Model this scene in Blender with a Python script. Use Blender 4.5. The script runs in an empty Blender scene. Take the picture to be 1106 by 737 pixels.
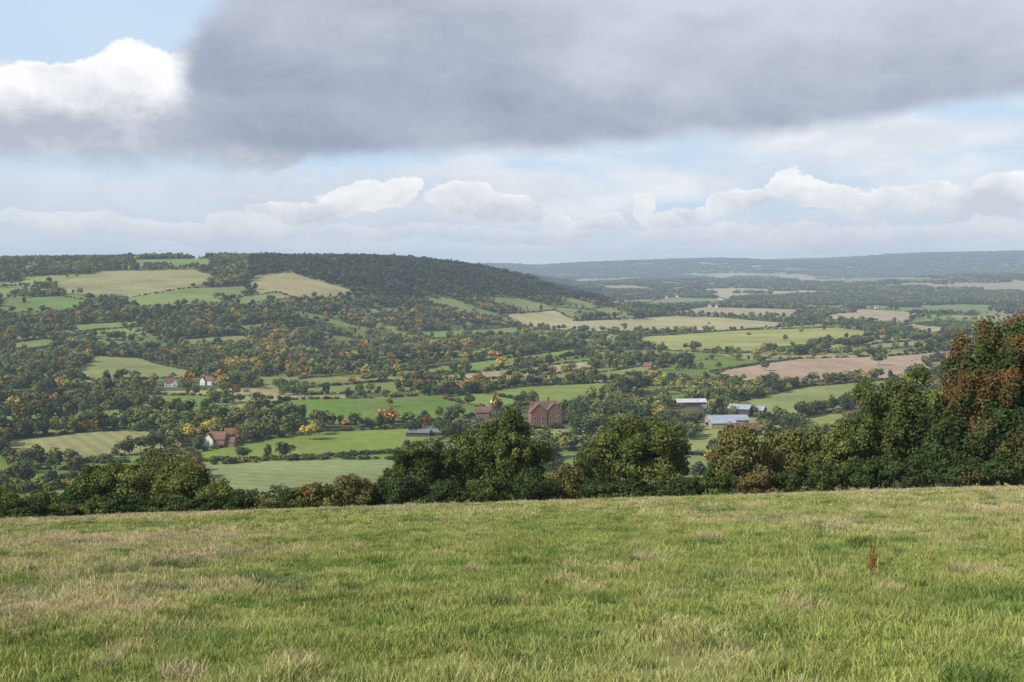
import bpy, math, numpy as np, time
from mathutils import Vector
t00=time.time()
rng=np.random.default_rng(7)
scene=bpy.context.scene
scene.view_settings.view_transform='Standard'
scene.view_settings.look='None'
scene.view_settings.exposure=0
F=1335.0; PITCH=math.atan(0.0588); CP=math.cos(PITCH); SP=math.sin(PITCH)

# ---------------------------------------------------------------- noise / terrain
def vn(x,y,seed=0):
    x=np.asarray(x,float); y=np.asarray(y,float)
    ix=np.floor(x); iy=np.floor(y); fx=x-ix; fy=y-iy
    fx=fx*fx*(3-2*fx); fy=fy*fy*(3-2*fy)
    def h(a,b):
        v=np.sin(a*127.1+b*311.7+seed*74.7)*43758.5453
        return v-np.floor(v)
    return (h(ix,iy)*(1-fx)+h(ix+1,iy)*fx)*(1-fy)+(h(ix,iy+1)*(1-fx)+h(ix+1,iy+1)*fx)*fy
def fbm(x,y,seed=0,o=4):
    s=0;a=.5;t=0
    for i in range(o):
        s=s+a*vn(x*2**i,y*2**i,seed+i*3.1); t+=a; a*=.5
    return s/t
def ss(a,b,x):
    t=np.clip((x-a)/(b-a),0,1); return t*t*(3-2*t)
def T(x,y):
    x=np.asarray(x,float); y=np.asarray(y,float)
    q=y-110
    hill=100-0.175*np.maximum(y,-150)+0.035*np.clip(x,-250,250)-0.11*0.5*(q+np.sqrt(q*q+100))
    hill=hill+0.22*(fbm(x/9,y/9,3,3)-.5)+0.5*(vn(x/35,y/35,5)-.5)
    v=7*(fbm(x/420,y/420,11,3)-.5)
    Hh=np.interp(x,[-4000,-1077,-800,-540,-380,-300,-220,-120,-25,80,200,380],[112,115,121,123,122,121,116,101,83,50,20,0])
    st=1150+950*ss(-500,100,x)
    rise=ss(0,1,(y-st)/(2650-st))
    v=v+Hh*rise*(1-.5*ss(3300,5500,y))
    v=v+rise*(1-rise)*4*9*(fbm(x/260,y/260,15,2)-.5)*2
    # far ridges
    xb=[-6000,300,1500,2600,4500]; zb=[20,30,38,62,66]
    v=v+np.interp(x,xb,zb)*ss(4200,6500,y)*(1-.8*ss(6500,8500,y))
    xa=[-9000,-500,-100,630,1376,2125,2594,3250,3717,4185,5178,9000]
    za=[60,60,80,140,168,186,156,165,200,236,254,250]
    v=v+np.interp(x,xa,za)*ss(8000,12500,y)+10*(fbm(x/900,y/900,21,3)-.5)*ss(3500,6000,y)
    k=12.0
    h=np.clip(.5+.5*(hill-v)/k,0,1)
    return v*(1-h)+hill*h+k*h*(1-h)
CAMZ=float(T(0,0))+1.7
def proj(x,y,z):
    zc=z-CAMZ; d=y*CP-zc*SP; up=y*SP+zc*CP
    d=np.where(d<.1,.1,d)
    return 553+F*x/d, 368.5-F*up/d
def ray(px,py):
    dx=(px-553)/F; du=(368.5-py)/F
    return np.array([dx,CP+du*SP,-SP+du*CP])
TT=np.geomspace(200,20000,2500)
def ground(px,py):
    """camera ray through a pixel -> point on the terrain"""
    d=ray(px,py); X=d[0]*TT; Y=d[1]*TT; Z=CAMZ+d[2]*TT
    b=np.nonzero(Z<T(X,Y))[0]
    i=b[0] if len(b) else len(TT)-1
    return np.array([X[i],Y[i],float(T(X[i],Y[i]))])
def inpoly(px,py,poly):
    r=np.zeros(px.shape,bool); n=len(poly)
    for i in range(n):
        x1,y1=poly[i]; x2,y2=poly[(i+1)%n]
        if y1==y2: continue
        c=((y1>py)!=(y2>py))&(px<(x2-x1)*(py-y1)/(y2-y1)+x1)
        r^=c
    return r
def lin(r,g,b,k=1.0):
    f=lambda c:((c/255+.055)/1.055)**2.4 if c>10 else c/255/12.92
    return np.array([f(r)*k,f(g)*k,f(b)*k])

# ---------------------------------------------------------------- fields
K=.82
FIELDS=[ # poly, colour (tones also stand in for sun patches), stripe amp, stripe angle
([(208,503),(300,497),(405,496),(480,500),(420,525),(300,550),(215,540)],lin(140,152,102,K),.06,70),
([(596,486),(680,490),(772,492),(772,520),(600,512)],lin(134,150,92,K),.04,70),
([(0,477),(95,466),(165,466),(187,482),(120,495),(50,498),(0,494)],lin(156,154,106,K),.10,30),
([(208,490),(330,467),(440,463),(495,468),(430,488),(310,496),(208,499)],lin(128,148,70,K),.02,20),
([(270,447),(310,432),(420,430),(520,424),(575,436),(480,455),(400,459),(290,458)],lin(112,138,66,K),.02,10),
([(480,430),(560,418),(690,412),(645,432),(600,443),(520,440)],lin(128,148,74,K),.02,10),
([(75,407),(100,384),(150,387),(225,403),(200,409),(100,411)],lin(144,150,96,K),.04,50),
([(145,426),(235,428),(215,446),(170,441)],lin(112,134,68,K),.02,40),
([(62,307),(110,293),(210,291),(236,301),(190,316),(110,319),(70,315)],lin(158,154,110,K),.05,90),
([(275,299),(310,294),(385,315),(355,321),(290,321),(268,309)],lin(166,156,114,K),.05,60),
([(120,324),(200,312),(265,309),(272,318),(240,328),(150,331)],lin(132,148,88,K),.03,60),
([(0,323),(65,320),(107,327),(60,338),(0,338)],lin(114,136,76,K),.03,60),
([(135,281),(232,279),(225,286),(150,287)],lin(126,148,85,K),.0,60),
([(232,322),(300,316),(318,322),(260,331)],lin(138,148,92,K),.0,60),
([(540,339),(600,335),(625,347),(700,343),(760,342),(850,349),(905,350),(800,357),(640,359),(570,353)],lin(180,172,128,K),.04,80),
([(690,364),(800,357),(905,354),(955,360),(880,372),(790,383),(720,379),(690,373)],lin(166,168,104,K),.04,80),
([(768,402),(860,388),(960,385),(1046,378),(1042,402),(960,408),(850,416),(790,411)],lin(180,156,134,K),.06,5),
([(795,435),(860,419),(965,410),(968,425),(900,446),(830,453),(798,446)],lin(146,154,98,K),.04,30),
([(440,409),(540,400),(640,390),(642,398),(560,408),(450,414)],lin(174,164,126,K),.03,0),
([(450,399),(620,377),(638,385),(540,398),(460,405)],lin(126,148,74,K),.02,0),
([(380,388),(470,380),(560,372),(500,386),(400,394)],lin(138,150,86,K),.02,0),
([(320,420),(420,412),(500,415),(420,424),(330,427)],lin(124,140,80,K),.02,0),
([(640,404),(720,392),(700,402),(650,412)],lin(132,148,82,K),.02,0),
([(885,342),(930,334),(992,338),(985,348),(900,346)],lin(180,164,138,K),.04,0),
([(700,339),(760,331),(872,335),(862,343),(750,340)],lin(176,162,132,K),.04,0),
([(952,354),(985,350),(1028,355),(1010,361)],lin(178,170,136,K),.04,0),
([(775,422),(830,416),(800,426)],lin(124,146,78,K),.0,0),
([(590,331),(680,327),(720,330),(640,334)],lin(132,148,90,K),.0,0),
([(730,296),(822,295),(800,300),(735,300)],lin(158,176,122,K),.0,0),
([(600,303),(690,299),(700,303),(620,307)],lin(148,160,112,K),.0,0),
([(850,303),(1000,299),(1010,303),(880,307)],lin(140,152,108,K),.0,0),
([(0,512),(60,506),(95,512),(60,520),(0,522)],lin(125,140,85,K),.0,0),
([(440,358),(560,353),(560,360),(470,366)],lin(128,146,82,K),.0,0),
([(250,352),(330,346),(345,351),(270,358)],lin(136,146,90,K),.0,0),
([(60,352),(150,347),(165,352),(80,359)],lin(126,142,80,K),.0,0),
([(180,368),(260,362),(275,368),(200,375)],lin(140,144,88,K),.0,0),
([(350,335),(430,332),(440,337),(370,341)],lin(140,148,95,K),.0,0),
([(0,372),(50,366),(70,372),(20,380)],lin(124,138,80,K),.0,0),
([(660,424),(700,416),(765,430),(720,434)],lin(126,144,78,K),.0,0),
([(1000,392),(1040,386),(1040,392),(1010,398)],lin(150,140,110,K),.0,0),
([(870,376),(960,366),(1030,366),(1000,374),(900,382)],lin(152,156,104,K),.0,0),
([(640,330),(720,321),(800,323),(780,329),(700,333)],lin(142,148,105,K),.0,0),
]
PARK=[(320,372),(480,350),(600,355),(660,365),(690,395),(560,425),(430,430),(300,430),(300,400)]
def infields(px,py):
    idx=np.full(px.shape,-1)
    for i,f in enumerate(FIELDS):
        idx[inpoly(px,py,f[0])]=i
    return idx
CLEAR=[(562,612,422,466,456),(218,258,462,492,480),(170,195,405,424,416),(212,240,403,422,414),(758,822,430,468,456),(726,766,424,446,437),(436,470,460,476,470),(505,535,430,456,450),(790,825,458,476,468)]
def cell(x,y,size=330,grow=.045,seed=0,warp=260):
    wx=x+warp*(fbm(x/600,y/600,31+seed,2)-.5)*2; wy=y+warp*(fbm(x/600,y/600,37+seed,2)-.5)*2
    sc=size+grow*y
    cx=np.floor((wx*.94+wy*.34)/sc); cy=np.floor((wy*.94-wx*.34)/(sc*1.2))
    h=np.sin(cx*12.99+cy*78.23+3+seed)*43758.5; h=h-np.floor(h)
    return np.where(h<.54,0,np.where(h<.82,1,2)),h
def cell2(x,y):
    """close field pattern of the valley floor: hash per field"""
    wx=x+60*(fbm(x/200,y/200,131,2)-.5)*2; wy=y+60*(fbm(x/200,y/200,137,2)-.5)*2
    cy=np.floor((wy*.97-wx*.22)/105.)
    cx=np.floor((wx*.97+wy*.22)/170.+.5*(cy%2))
    h=np.sin(cx*12.99+cy*78.23+5)*43758.5
    return h-np.floor(h)

# ---------------------------------------------------------------- mesh helpers
def quad_mesh(name,V,colors=None,cname='vc',mats=(),faces=None,smooth=False,matidx=None):
    me=bpy.data.meshes.new(name)
    V=np.asarray(V,np.float32).reshape(-1,3)
    if faces is None: faces=np.arange(len(V)).reshape(-1,4)
    faces=np.asarray(faces,np.int32)
    me.vertices.add(len(V)); me.vertices.foreach_set('co',V.ravel())
    me.loops.add(faces.size); me.loops.foreach_set('vertex_index',faces.ravel())
    me.polygons.add(len(faces)); me.polygons.foreach_set('loop_start',np.arange(len(faces),dtype=np.int32)*faces.shape[1])
    for m in mats: me.materials.append(m)
    if matidx is not None: me.polygons.foreach_set('material_index',np.asarray(matidx,np.int32))
    me.polygons.foreach_set('use_smooth',np.full(len(faces),smooth,bool))
    me.update(calc_edges=True)
    if colors is not None:
        c=np.ones((len(V),4),np.float32); c[:,:3]=colors
        a=me.color_attributes.new(cname,'FLOAT_COLOR','POINT'); a.data.foreach_set('color',c.ravel())
    return me
def obj(name,me,parent=None,loc=None,link=True,rotz=0):
    o=bpy.data.objects.new(name,me)
    if link: scene.collection.objects.link(o)
    if parent: o.parent=parent
    if loc is not None: o.location=loc
    o.rotation_euler[2]=rotz
    return o
def tube(p0,p1,r0,r1,n=7):
    p0=np.array(p0,float);p1=np.array(p1,float); a=p1-p0; a/=np.linalg.norm(a)+1e-9
    b=np.cross(a,[0.3,1,0.2]); b/=np.linalg.norm(b); c=np.cross(a,b)
    Q=[]
    for i in range(n):
        t0=2*math.pi*i/n; t1=2*math.pi*(i+1)/n
        e0=b*math.cos(t0)+c*math.sin(t0); e1=b*math.cos(t1)+c*math.sin(t1)
        Q.append([p0+e0*r0,p0+e1*r0,p1+e1*r1,p1+e0*r1])
    return np.array(Q)
def rdir(r,n):
    v=r.normal(size=(n,3)); return v/np.linalg.norm(v,axis=1)[:,None]
def leaves(r,P,Nrm,size,jit=.7):
    n=len(P)
    N=Nrm+rdir(r,n)*jit; N/=np.linalg.norm(N,axis=1)[:,None]+1e-9
    A=np.cross(N,rdir(r,n)); A/=np.linalg.norm(A,axis=1)[:,None]+1e-9
    B=np.cross(N,A)
    s=(size*r.uniform(.6,1.3,n))[:,None]
    return np.stack([P-A*s*.6,P-B*s*.42,P+A*s*.6,P+B*s*.42],1)
def crown(r,rx,rz,zc,nl,nleaf,leaf,lr=(.25,.42),shape='round',inner=.55,stray=0.):
    d=rdir(r,nl); rr=r.uniform(.35,1-lr[0],nl)[:,None]
    C=d*rr
    if shape=='cone': C[:,0:2]*=(1-.6*(C[:,2:3]*.5+.5))
    if shape=='dome': C[:,2]=np.where(C[:,2]<-.35,C[:,2]*.5,C[:,2])
    R=r.uniform(lr[0],lr[1],nl)
    if shape=='cone': R=R*(1-.35*(C[:,2]*.5+.5))
    lb=r.uniform(.72,1.22,nl)
    w=R**2; w/=w.sum()
    L=r.choice(nl,nleaf,p=w)
    dd=rdir(r,nleaf)+C[L]*.7; dd/=np.linalg.norm(dd,axis=1)[:,None]
    rad=R[L]*(inner+(1.08-inner)*r.random(nleaf)**.45)
    if stray: 
        k=r.random(nleaf)<stray; rad=np.where(k,rad*r.uniform(1.0,1.35,nleaf),rad)
    P=C[L]+dd*rad[:,None]
    S=np.array([rx,rx,rz])
    P=P*S+np.array([0,0,zc])
    Nn=dd/S; Nn/=np.linalg.norm(Nn,axis=1)[:,None]
    Q=leaves(r,P,Nn,leaf)
    col=(lb[L]*r.uniform(.7,1.3,nleaf))
    return Q,col,C*S+np.array([0,0,zc]),R

# ---------------------------------------------------------------- materials
def newmat(name):
    m=bpy.data.materials.new(name); m.use_nodes=True; nt=m.node_tree
    for n in list(nt.nodes): nt.nodes.remove(n)
    out=nt.nodes.new('ShaderNodeOutputMaterial'); return m,nt,out
def simple(name,col,rough=.8,noise=.25,scale=2.0,col2=None):
    m,nt,out=newmat(name); b=nt.nodes.new('ShaderNodeBsdfPrincipled'); b.inputs['Roughness'].default_value=rough
    b.inputs['Specular IOR Level'].default_value=.25
    g=nt.nodes.new('ShaderNodeNewGeometry'); n=nt.nodes.new('ShaderNodeTexNoise'); n.inputs['Scale'].default_value=scale; n.inputs['Detail'].default_value=5
    nt.links.new(g.outputs['Position'],n.inputs['Vector'])
    r=nt.nodes.new('ShaderNodeValToRGB'); c=np.array(col)
    c2=np.array(col2) if col2 is not None else c*(1+noise)
    r.color_ramp.elements[0].position=.3;r.color_ramp.elements[1].position=.7
    r.color_ramp.elements[0].color=(*(c*(1-noise)),1); r.color_ramp.elements[1].color=(*c2,1)
    nt.links.new(n.outputs['Fac'],r.inputs['Fac']); nt.links.new(r.outputs['Color'],b.inputs['Base Color'])
    nt.links.new(b.outputs[0],out.inputs[0]); return m
def foliage(name,instanced,trans=0):
    m,nt,out=newmat(name); L=nt.links.new
    a=nt.nodes.new('ShaderNodeAttribute'); a.attribute_name='vc'
    col=a.outputs['Color']
    if instanced:
        t=nt.nodes.new('ShaderNodeAttribute'); t.attribute_type='INSTANCER'; t.attribute_name='tint'
        mx=nt.nodes.new('ShaderNodeMix'); mx.data_type='RGBA'; mx.blend_type='MULTIPLY'; mx.inputs[0].default_value=1
        L(a.outputs['Color'],mx.inputs[6]); L(t.outputs['Color'],mx.inputs[7]); col=mx.outputs[2]
    d=nt.nodes.new('ShaderNodeBsdfDiffuse'); L(col,d.inputs[0])
    if trans:
        tr=nt.nodes.new('ShaderNodeBsdfTranslucent')
        ms=nt.nodes.new('ShaderNodeMixShader'); ms.inputs[0].default_value=trans
        L(col,tr.inputs[0]); L(d.outputs[0],ms.inputs[1]); L(tr.outputs[0],ms.inputs[2]); L(ms.outputs[0],out.inputs[0])
    else: L(d.outputs[0],out.inputs[0])
    return m
M_LEAF=foliage('leaf_near',False,.2); M_LEAFI=foliage('leaf_mass',True); M_GRASS=foliage('grass_blade',True,.2)
M_BARK=simple('bark',(.06,.05,.04),.9,.4,6)

# ---------------------------------------------------------------- terrain sheet
azf=np.radians(np.linspace(-26,26,760)); azc=np.radians(np.linspace(26,334,50))[1:-1]
AZ=np.concatenate([azf,azc]); RR=np.concatenate([[.02],np.geomspace(1.5,90,90)[:-1],np.geomspace(90,480,60)[:-1],np.geomspace(480,4000,480)[:-1],np.geomspace(4000,32000,160)])
na,nr=len(AZ),len(RR)
XX=(np.sin(AZ)[None,:]*RR[:,None]); YY=(np.cos(AZ)[None,:]*RR[:,None])
ZZ=T(XX,YY)
PX,PY=proj(XX,YY,ZZ)
base=np.zeros((nr,na,3))
n1=fbm(XX/60,YY/60,41,4)[...,None]
h2=cell2(XX,YY)[...,None]
vg=np.where(h2<.34,np.array([.10,.115,.05]),np.where(h2<.60,lin(122,142,74,K),np.where(h2<.84,lin(144,150,92,K),lin(166,158,114,K))))
vg=vg*(.9+.2*((h2*23)%1))
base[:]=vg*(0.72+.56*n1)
ct,hh=cell(XX,YY)
fc=np.where((ct==0)[...,None],np.array([.06,.075,.04]),np.where((ct==1)[...,None],lin(128,140,95,K),lin(172,162,130,K)))
fc=fc*(.85+.3*((hh*17)%1))[...,None]
wf=ss(2500,2900,YY)[...,None]
base=base*(1-wf)+fc*wf
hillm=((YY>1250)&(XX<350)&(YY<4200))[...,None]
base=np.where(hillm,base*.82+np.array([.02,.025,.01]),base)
jx=PX+6*(fbm(XX/25,YY/25,51,2)-.5); jy=PY+2*(fbm(XX/25,YY/25,53,2)-.5)
m=YY>300
idx=np.full(XX.shape,-1); idx[m]=infields(jx[m],jy[m])
stripe=np.zeros(XX.shape); sc_=np.zeros(XX.shape)
for i,f in enumerate(FIELDS):
    q=idx==i
    a=math.radians(f[3]); u=XX[q]*math.cos(a)+YY[q]*math.sin(a); v=-XX[q]*math.sin(a)+YY[q]*math.cos(a)
    mix=(.6*ss(.42,.66,fbm(u/18,v/110,i+5,4)))[:,None]
    cc=f[1]*(1-mix)+(f[1]*.6+np.array([.17,.15,.075])*.5)*mix
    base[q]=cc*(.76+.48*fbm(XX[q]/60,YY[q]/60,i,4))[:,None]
    stripe[q]=f[2]; sc_[q]=u
# foreground pasture
GREEN=np.array([.255,.29,.082]); TAN=np.array([.38,.335,.17])
def pasture(x,y):
    t=.45*fbm(x/1.8,y/3,61,4)+.55*fbm(x/12,y/18,67,3)
    t=t+.13*ss(45,100,y)-.045*(1-ss(10,40,y))
    return .92*ss(.38,.68,t)
tt=pasture(XX,YY)[...,None]
near=(1-ss(104,112,YY))[...,None]*(YY>-500)[...,None]
pc=GREEN*.72*(1-tt)+TAN*.75*tt
base=base*(1-near)+pc*near
V=np.stack([XX,YY,ZZ],-1).reshape(-1,3)
i0=np.arange(nr-1)[:,None]*na; j=np.arange(na)[None,:]; j1=(j+1)%na
Fc=np.stack([i0+j,i0+j1,i0+na+j1,i0+na+j],-1).reshape(-1,4)[:,::-1]
mt,nt,out=newmat('ground'); L=nt.links.new
def node(nt,t,**k):
    n=nt.nodes.new(t)
    for a,b in k.items(): setattr(n,a,b)
    return n
at=node(nt,'ShaderNodeAttribute',attribute_name='vc'); st=node(nt,'ShaderNodeAttribute',attribute_name='stripe')
sp=node(nt,'ShaderNodeSeparateXYZ'); L(st.outputs['Vector'],sp.inputs[0])
def mth(nt,op,a,b=None,c=None,clamp=False):
    n=nt.nodes.new('ShaderNodeMath'); n.operation=op; n.use_clamp=clamp
    for i,v in enumerate((a,b,c)):
        if v is None: continue
        if isinstance(v,(int,float)): n.inputs[i].default_value=v
        else: nt.links.new(v,n.inputs[i])
    return n.outputs[0]
geo=node(nt,'ShaderNodeNewGeometry')
def nz(scale,detail=5,rough=.6):
    n=node(nt,'ShaderNodeTexNoise'); n.inputs['Scale'].default_value=scale; n.inputs['Detail'].default_value=detail; n.inputs['Roughness'].default_value=rough
    L(geo.outputs['Position'],n.inputs['Vector']); return n.outputs['Fac']
s1=mth(nt,'SINE',mth(nt,'MULTIPLY',sp.outputs[0],2*math.pi/9.0))
s2=mth(nt,'MULTIPLY',mth(nt,'MULTIPLY',s1,sp.outputs[1]),mth(nt,'ADD',nz(.03,2),.4))
fac=mth(nt,'ADD',mth(nt,'ADD',mth(nt,'MULTIPLY',nz(.12,6,.7),.9),mth(nt,'MULTIPLY',nz(2.5,3,.7),.5)),.3)
fac=mth(nt,'ADD',fac,s2)
vm=node(nt,'ShaderNodeVectorMath',operation='SCALE'); L(at.outputs['Color'],vm.inputs[0]); L(fac,vm.inputs['Scale'])
bs=node(nt,'ShaderNodeBsdfDiffuse'); L(vm.outputs[0],bs.inputs[0])
L(bs.outputs[0],out.inputs[0])
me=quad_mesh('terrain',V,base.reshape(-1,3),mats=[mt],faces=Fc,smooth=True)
a=me.attributes.new('stripe','FLOAT_VECTOR','POINT')
a.data.foreach_set('vector',np.stack([sc_,stripe,stripe*0],-1).astype(np.float32).ravel())
obj('hill_and_valley_terrain',me)

# ---------------------------------------------------------------- instancing
def instancer(name,P,S,R,var,tint,coll):
    n=len(P); me=bpy.data.meshes.new(name); me.vertices.add(n); me.vertices.foreach_set('co',np.asarray(P,np.float32).ravel())
    def at(nm,ty,key,arr,dt=np.float32):
        x=me.attributes.new(nm,ty,'POINT'); x.data.foreach_set(key,np.asarray(arr,dt).ravel())
    at('isc','FLOAT_VECTOR','vector',S); at('irot','FLOAT_VECTOR','vector',R); at('ivar','INT','value',var,np.int32)
    c=np.ones((n,4)); c[:,:3]=tint; at('tint','FLOAT_COLOR','color',c)
    me.update()
    o=obj(name,me)
    ng=bpy.data.node_groups.new(name,'GeometryNodeTree')
    ng.interface.new_socket('Geometry',in_out='INPUT',socket_type='NodeSocketGeometry')
    ng.interface.new_socket('Geometry',in_out='OUTPUT',socket_type='NodeSocketGeometry')
    gi=ng.nodes.new('NodeGroupInput'); go=ng.nodes.new('NodeGroupOutput')
    ci=ng.nodes.new('GeometryNodeCollectionInfo'); ci.inputs['Collection'].default_value=coll
    ci.inputs['Separate Children'].default_value=True; ci.inputs['Reset Children'].default_value=True
    ip=ng.nodes.new('GeometryNodeInstanceOnPoints'); ip.inputs['Pick Instance'].default_value=True
    def na_(nm,ty):
        x=ng.nodes.new('GeometryNodeInputNamedAttribute'); x.data_type=ty; x.inputs['Name'].default_value=nm
        return [s for s in x.outputs if s.enabled and s.name=='Attribute'][0]
    e=ng.nodes.new('FunctionNodeEulerToRotation'); l=ng.links.new
    l(na_('irot','FLOAT_VECTOR'),e.inputs[0]); l(e.outputs[0],ip.inputs['Rotation'])
    l(na_('isc','FLOAT_VECTOR'),ip.inputs['Scale']); l(na_('ivar','INT'),ip.inputs['Instance Index'])
    l(ci.outputs[0],ip.inputs['Instance']); l(gi.outputs[0],ip.inputs['Points']); l(ip.outputs[0],go.inputs[0])
    md=o.modifiers.new('scatter','NODES'); md.node_group=ng
    return o
def mkcoll(name,meshes):
    c=bpy.data.collections.new(name)
    for i,m in enumerate(meshes):
        o=bpy.data.objects.new('%s_%02d'%(name,i),m); c.objects.link(o)
    return c
def mesh_tree(name,r,shape,rx,rz,zc,nl,nleaf,leaf,lr=(.28,.45)):
    Q,c,C,R=crown(r,rx,rz,zc,nl,nleaf,leaf,lr,shape,inner=.8)
    parts=[Q]; cols=[np.repeat(c,4)]
    Q2,c2,_,_=crown(r,rx*.72,rz*.72,zc,nl,nleaf//4,leaf*2.0,lr,shape,inner=.3)
    parts.append(Q2); cols.append(np.repeat(c2*.6,4))
    tk=tube((0,0,-.1),(0,0,zc),.025,.015,5); parts.append(tk); cols.append(np.full(20,.6))
    Vq=np.concatenate(parts); cc=np.concatenate(cols)
    return quad_mesh(name,Vq,np.stack([cc,cc,cc*.95],-1),mats=[M_LEAFI])
r=np.random.default_rng(3)
tv=[]
for i in range(5): tv.append(mesh_tree('broadleaf',r,'dome',.46,.40,.60,14,320,.095))
for i in range(3): tv.append(mesh_tree('tall',r,'round',.33,.46,.54,12,280,.09))
for i in range(2): tv.append(mesh_tree('cone',r,'cone',.26,.5,.5,12,260,.08))
for i in range(3): tv.append(mesh_tree('bush',r,'dome',.7,.5,.42,10,180,.145))
TREES=mkcoll('tree_kind',tv)
def clump(r,n,name):
    qs=[];cs=[]
    for i in range(n):
        a=r.uniform(0,6.28); d=.5*math.sqrt(r.random()); h=r.uniform(.18,.26)
        Q,c,_,_=crown(r,r.uniform(.09,.14),h*.5,h*.55,5,40,.055,(.35,.55),'dome',.8)
        Q=Q+np.array([math.cos(a)*d*1.3,math.sin(a)*d*.9,0]); qs.append(Q); cs.append(np.repeat(c*r.uniform(.6,1.3),4))
        Q,c,_,_=crown(r,.08,h*.4,h*.4,4,8,.12,(.35,.55),'dome',.3)
        Q=Q+np.array([math.cos(a)*d*1.3,math.sin(a)*d*.9,0]); qs.append(Q); cs.append(np.repeat(c*.6,4))
    cc=np.concatenate(cs)
    return quad_mesh(name,np.concatenate(qs),np.stack([cc]*3,-1),mats=[M_LEAFI])
CL=mkcoll('wood_kind',[clump(r,22,'wood') for i in range(5)])

PAL=np.array([[.06,.082,.03],[.09,.118,.038],[.135,.15,.05],[.185,.18,.055],[.36,.28,.055],[.34,.19,.05],[.22,.12,.045],[.20,.085,.04],[.044,.062,.028]])*1.3
def h01(a,b,s):
    v=np.sin(np.floor(a)*127.1+np.floor(b)*311.7+s)*43758.5453; return v-np.floor(v)
def tints(r,x,y,autumn):
    n=len(x); a=np.clip(autumn,0,1)
    p=np.stack([.20-.10*a,.27-.06*a,.25+0*a,.15+.04*a,.010+.09*a,.003+.09*a,.008+.07*a,.000+.010*a,.12-.08*a],1)
    o=[8,0,1,2,3,4,5,6,7]; p=p[:,o]
    p/=p.sum(1)[:,None]; c=p.cumsum(1)
    u=(h01((x+8*np.sin(y/23))/26,(y+8*np.sin(x/19))/22,2.)+.30*(r.random(n)-.5))%1
    u=np.where(r.random(n)<.35,r.random(n),u)
    k=(u[:,None]>c).sum(1).clip(0,8)
    return PAL[np.array(o)[k]]*r.uniform(.78,1.22,n)[:,None]
P=[];S=[];Rr=[];Vv=[];Tn=[]
def add(x,y,h,w,var,tint,rot=None,sink=.04):
    x=np.atleast_1d(np.asarray(x,float)); y=np.atleast_1d(np.asarray(y,float)); n=len(x)
    z=T(x,y)-sink*h
    P.append(np.stack([x,y,z],1)); h=np.broadcast_to(h,n); w=np.broadcast_to(w,n)
    S.append(np.stack([w,w,h],1)); q=np.zeros((n,3)); q[:,2]=rng.uniform(0,6.28,n); Rr.append(q)
    Vv.append(np.broadcast_to(var,n)); Tn.append(np.broadcast_to(tint,(n,3)))
g=8.0
gx,gy=np.meshgrid(np.arange(-1250,1250,g),np.arange(440,2750,g))
gx=gx.ravel()+rng.uniform(-4,4,gx.size); gy=gy.ravel()+rng.uniform(-4,4,gy.size)
k=np.abs(gx)<gy*.44+15; gx=gx[k]; gy=gy[k]
gz=T(gx,gy); px,py=proj(gx,gy,gz)
ns=fbm(gx/120,gy/70,71,3); ns2=fbm(gx/60,gy/28,73,2)
hc=cell2(gx,gy)
edge=(cell2(gx+8,gy)!=hc)|(cell2(gx,gy+8)!=hc)
eg=vn(gx/60,gy/60,83)
edged=np.where(edge,np.where(eg>.30,.95,.25),0)
wood=(hc<.34)|(ns>.59)
dens=np.where(wood,.97,.006)
hillw=(gy>1500)&(py<345)&(px<620); dens=np.where(hillw,np.where((hc<np.where(px<280,.36,.50))|(ns>.55),.95,.02),dens)
crest=(py<286)|((px>255)&(px<620)&(py<322)); dens=np.where(crest&hillw,.93,dens)
leftw=(px<330)&(py>330)&(py<425); dens=np.where(leftw,np.where((hc<.50)|(ns>.54),.96,.015),dens)
park=inpoly(px,py,PARK); dens=np.where(park,np.where((ns2>.62)|(hc<.14),.9,.02),dens)
far=(gy>2300)&(px>600); ct2,_=cell(gx,gy); dens=np.where(far,np.where(ct2==0,.75,.03),dens)
dens=np.maximum(dens,np.where(far,0,edged))
fi=infields(px,py); dens=np.where(fi>=0,.0012,dens)
h=rng.uniform(6.5,12.5,len(gx))*(.8+.4*ns)
h=np.where(edge&~wood,h*.72,h)
ptx,pty=proj(gx,gy,gz+h*.75)
fi2=infields(ptx,pty); dens=np.where((fi<0)&(fi2>=0),dens*.2,dens)
keep=rng.random(len(gx))<dens
gx,gy,h,px,py,ns=gx[keep],gy[keep],h[keep],px[keep],py[keep],ns[keep]
aut=.08+1.0*ss(.50,.60,fbm(gx/110,gy/80,77,2))*((px>130)&(px<620)&(py>330))+.30*((px>200)&(px<520)&(py>335)&(py<425))
aut=np.where((py<325)&(px<620),.10,aut)
tn=tints(rng,gx,gy,aut)
tn=tn*(.70+.6*fbm(gx/50,gy/50,79,2))[:,None]
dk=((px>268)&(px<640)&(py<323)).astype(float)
tn=np.where(dk[:,None]>0,tn*.42+np.array([.014,.022,.016]),tn)  # cloud shadow on the ridge woods, put into the tree tint
n=len(gx); var=rng.integers(0,8,n)
sm=rng.random(n)<.2; var=np.where(sm,rng.integers(10,13,n),var); h=np.where(sm,h*.55,h)
var=np.where(rng.random(n)<.03,rng.integers(8,10,n),var)
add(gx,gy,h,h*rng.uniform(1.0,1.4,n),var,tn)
n_mid=n
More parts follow.
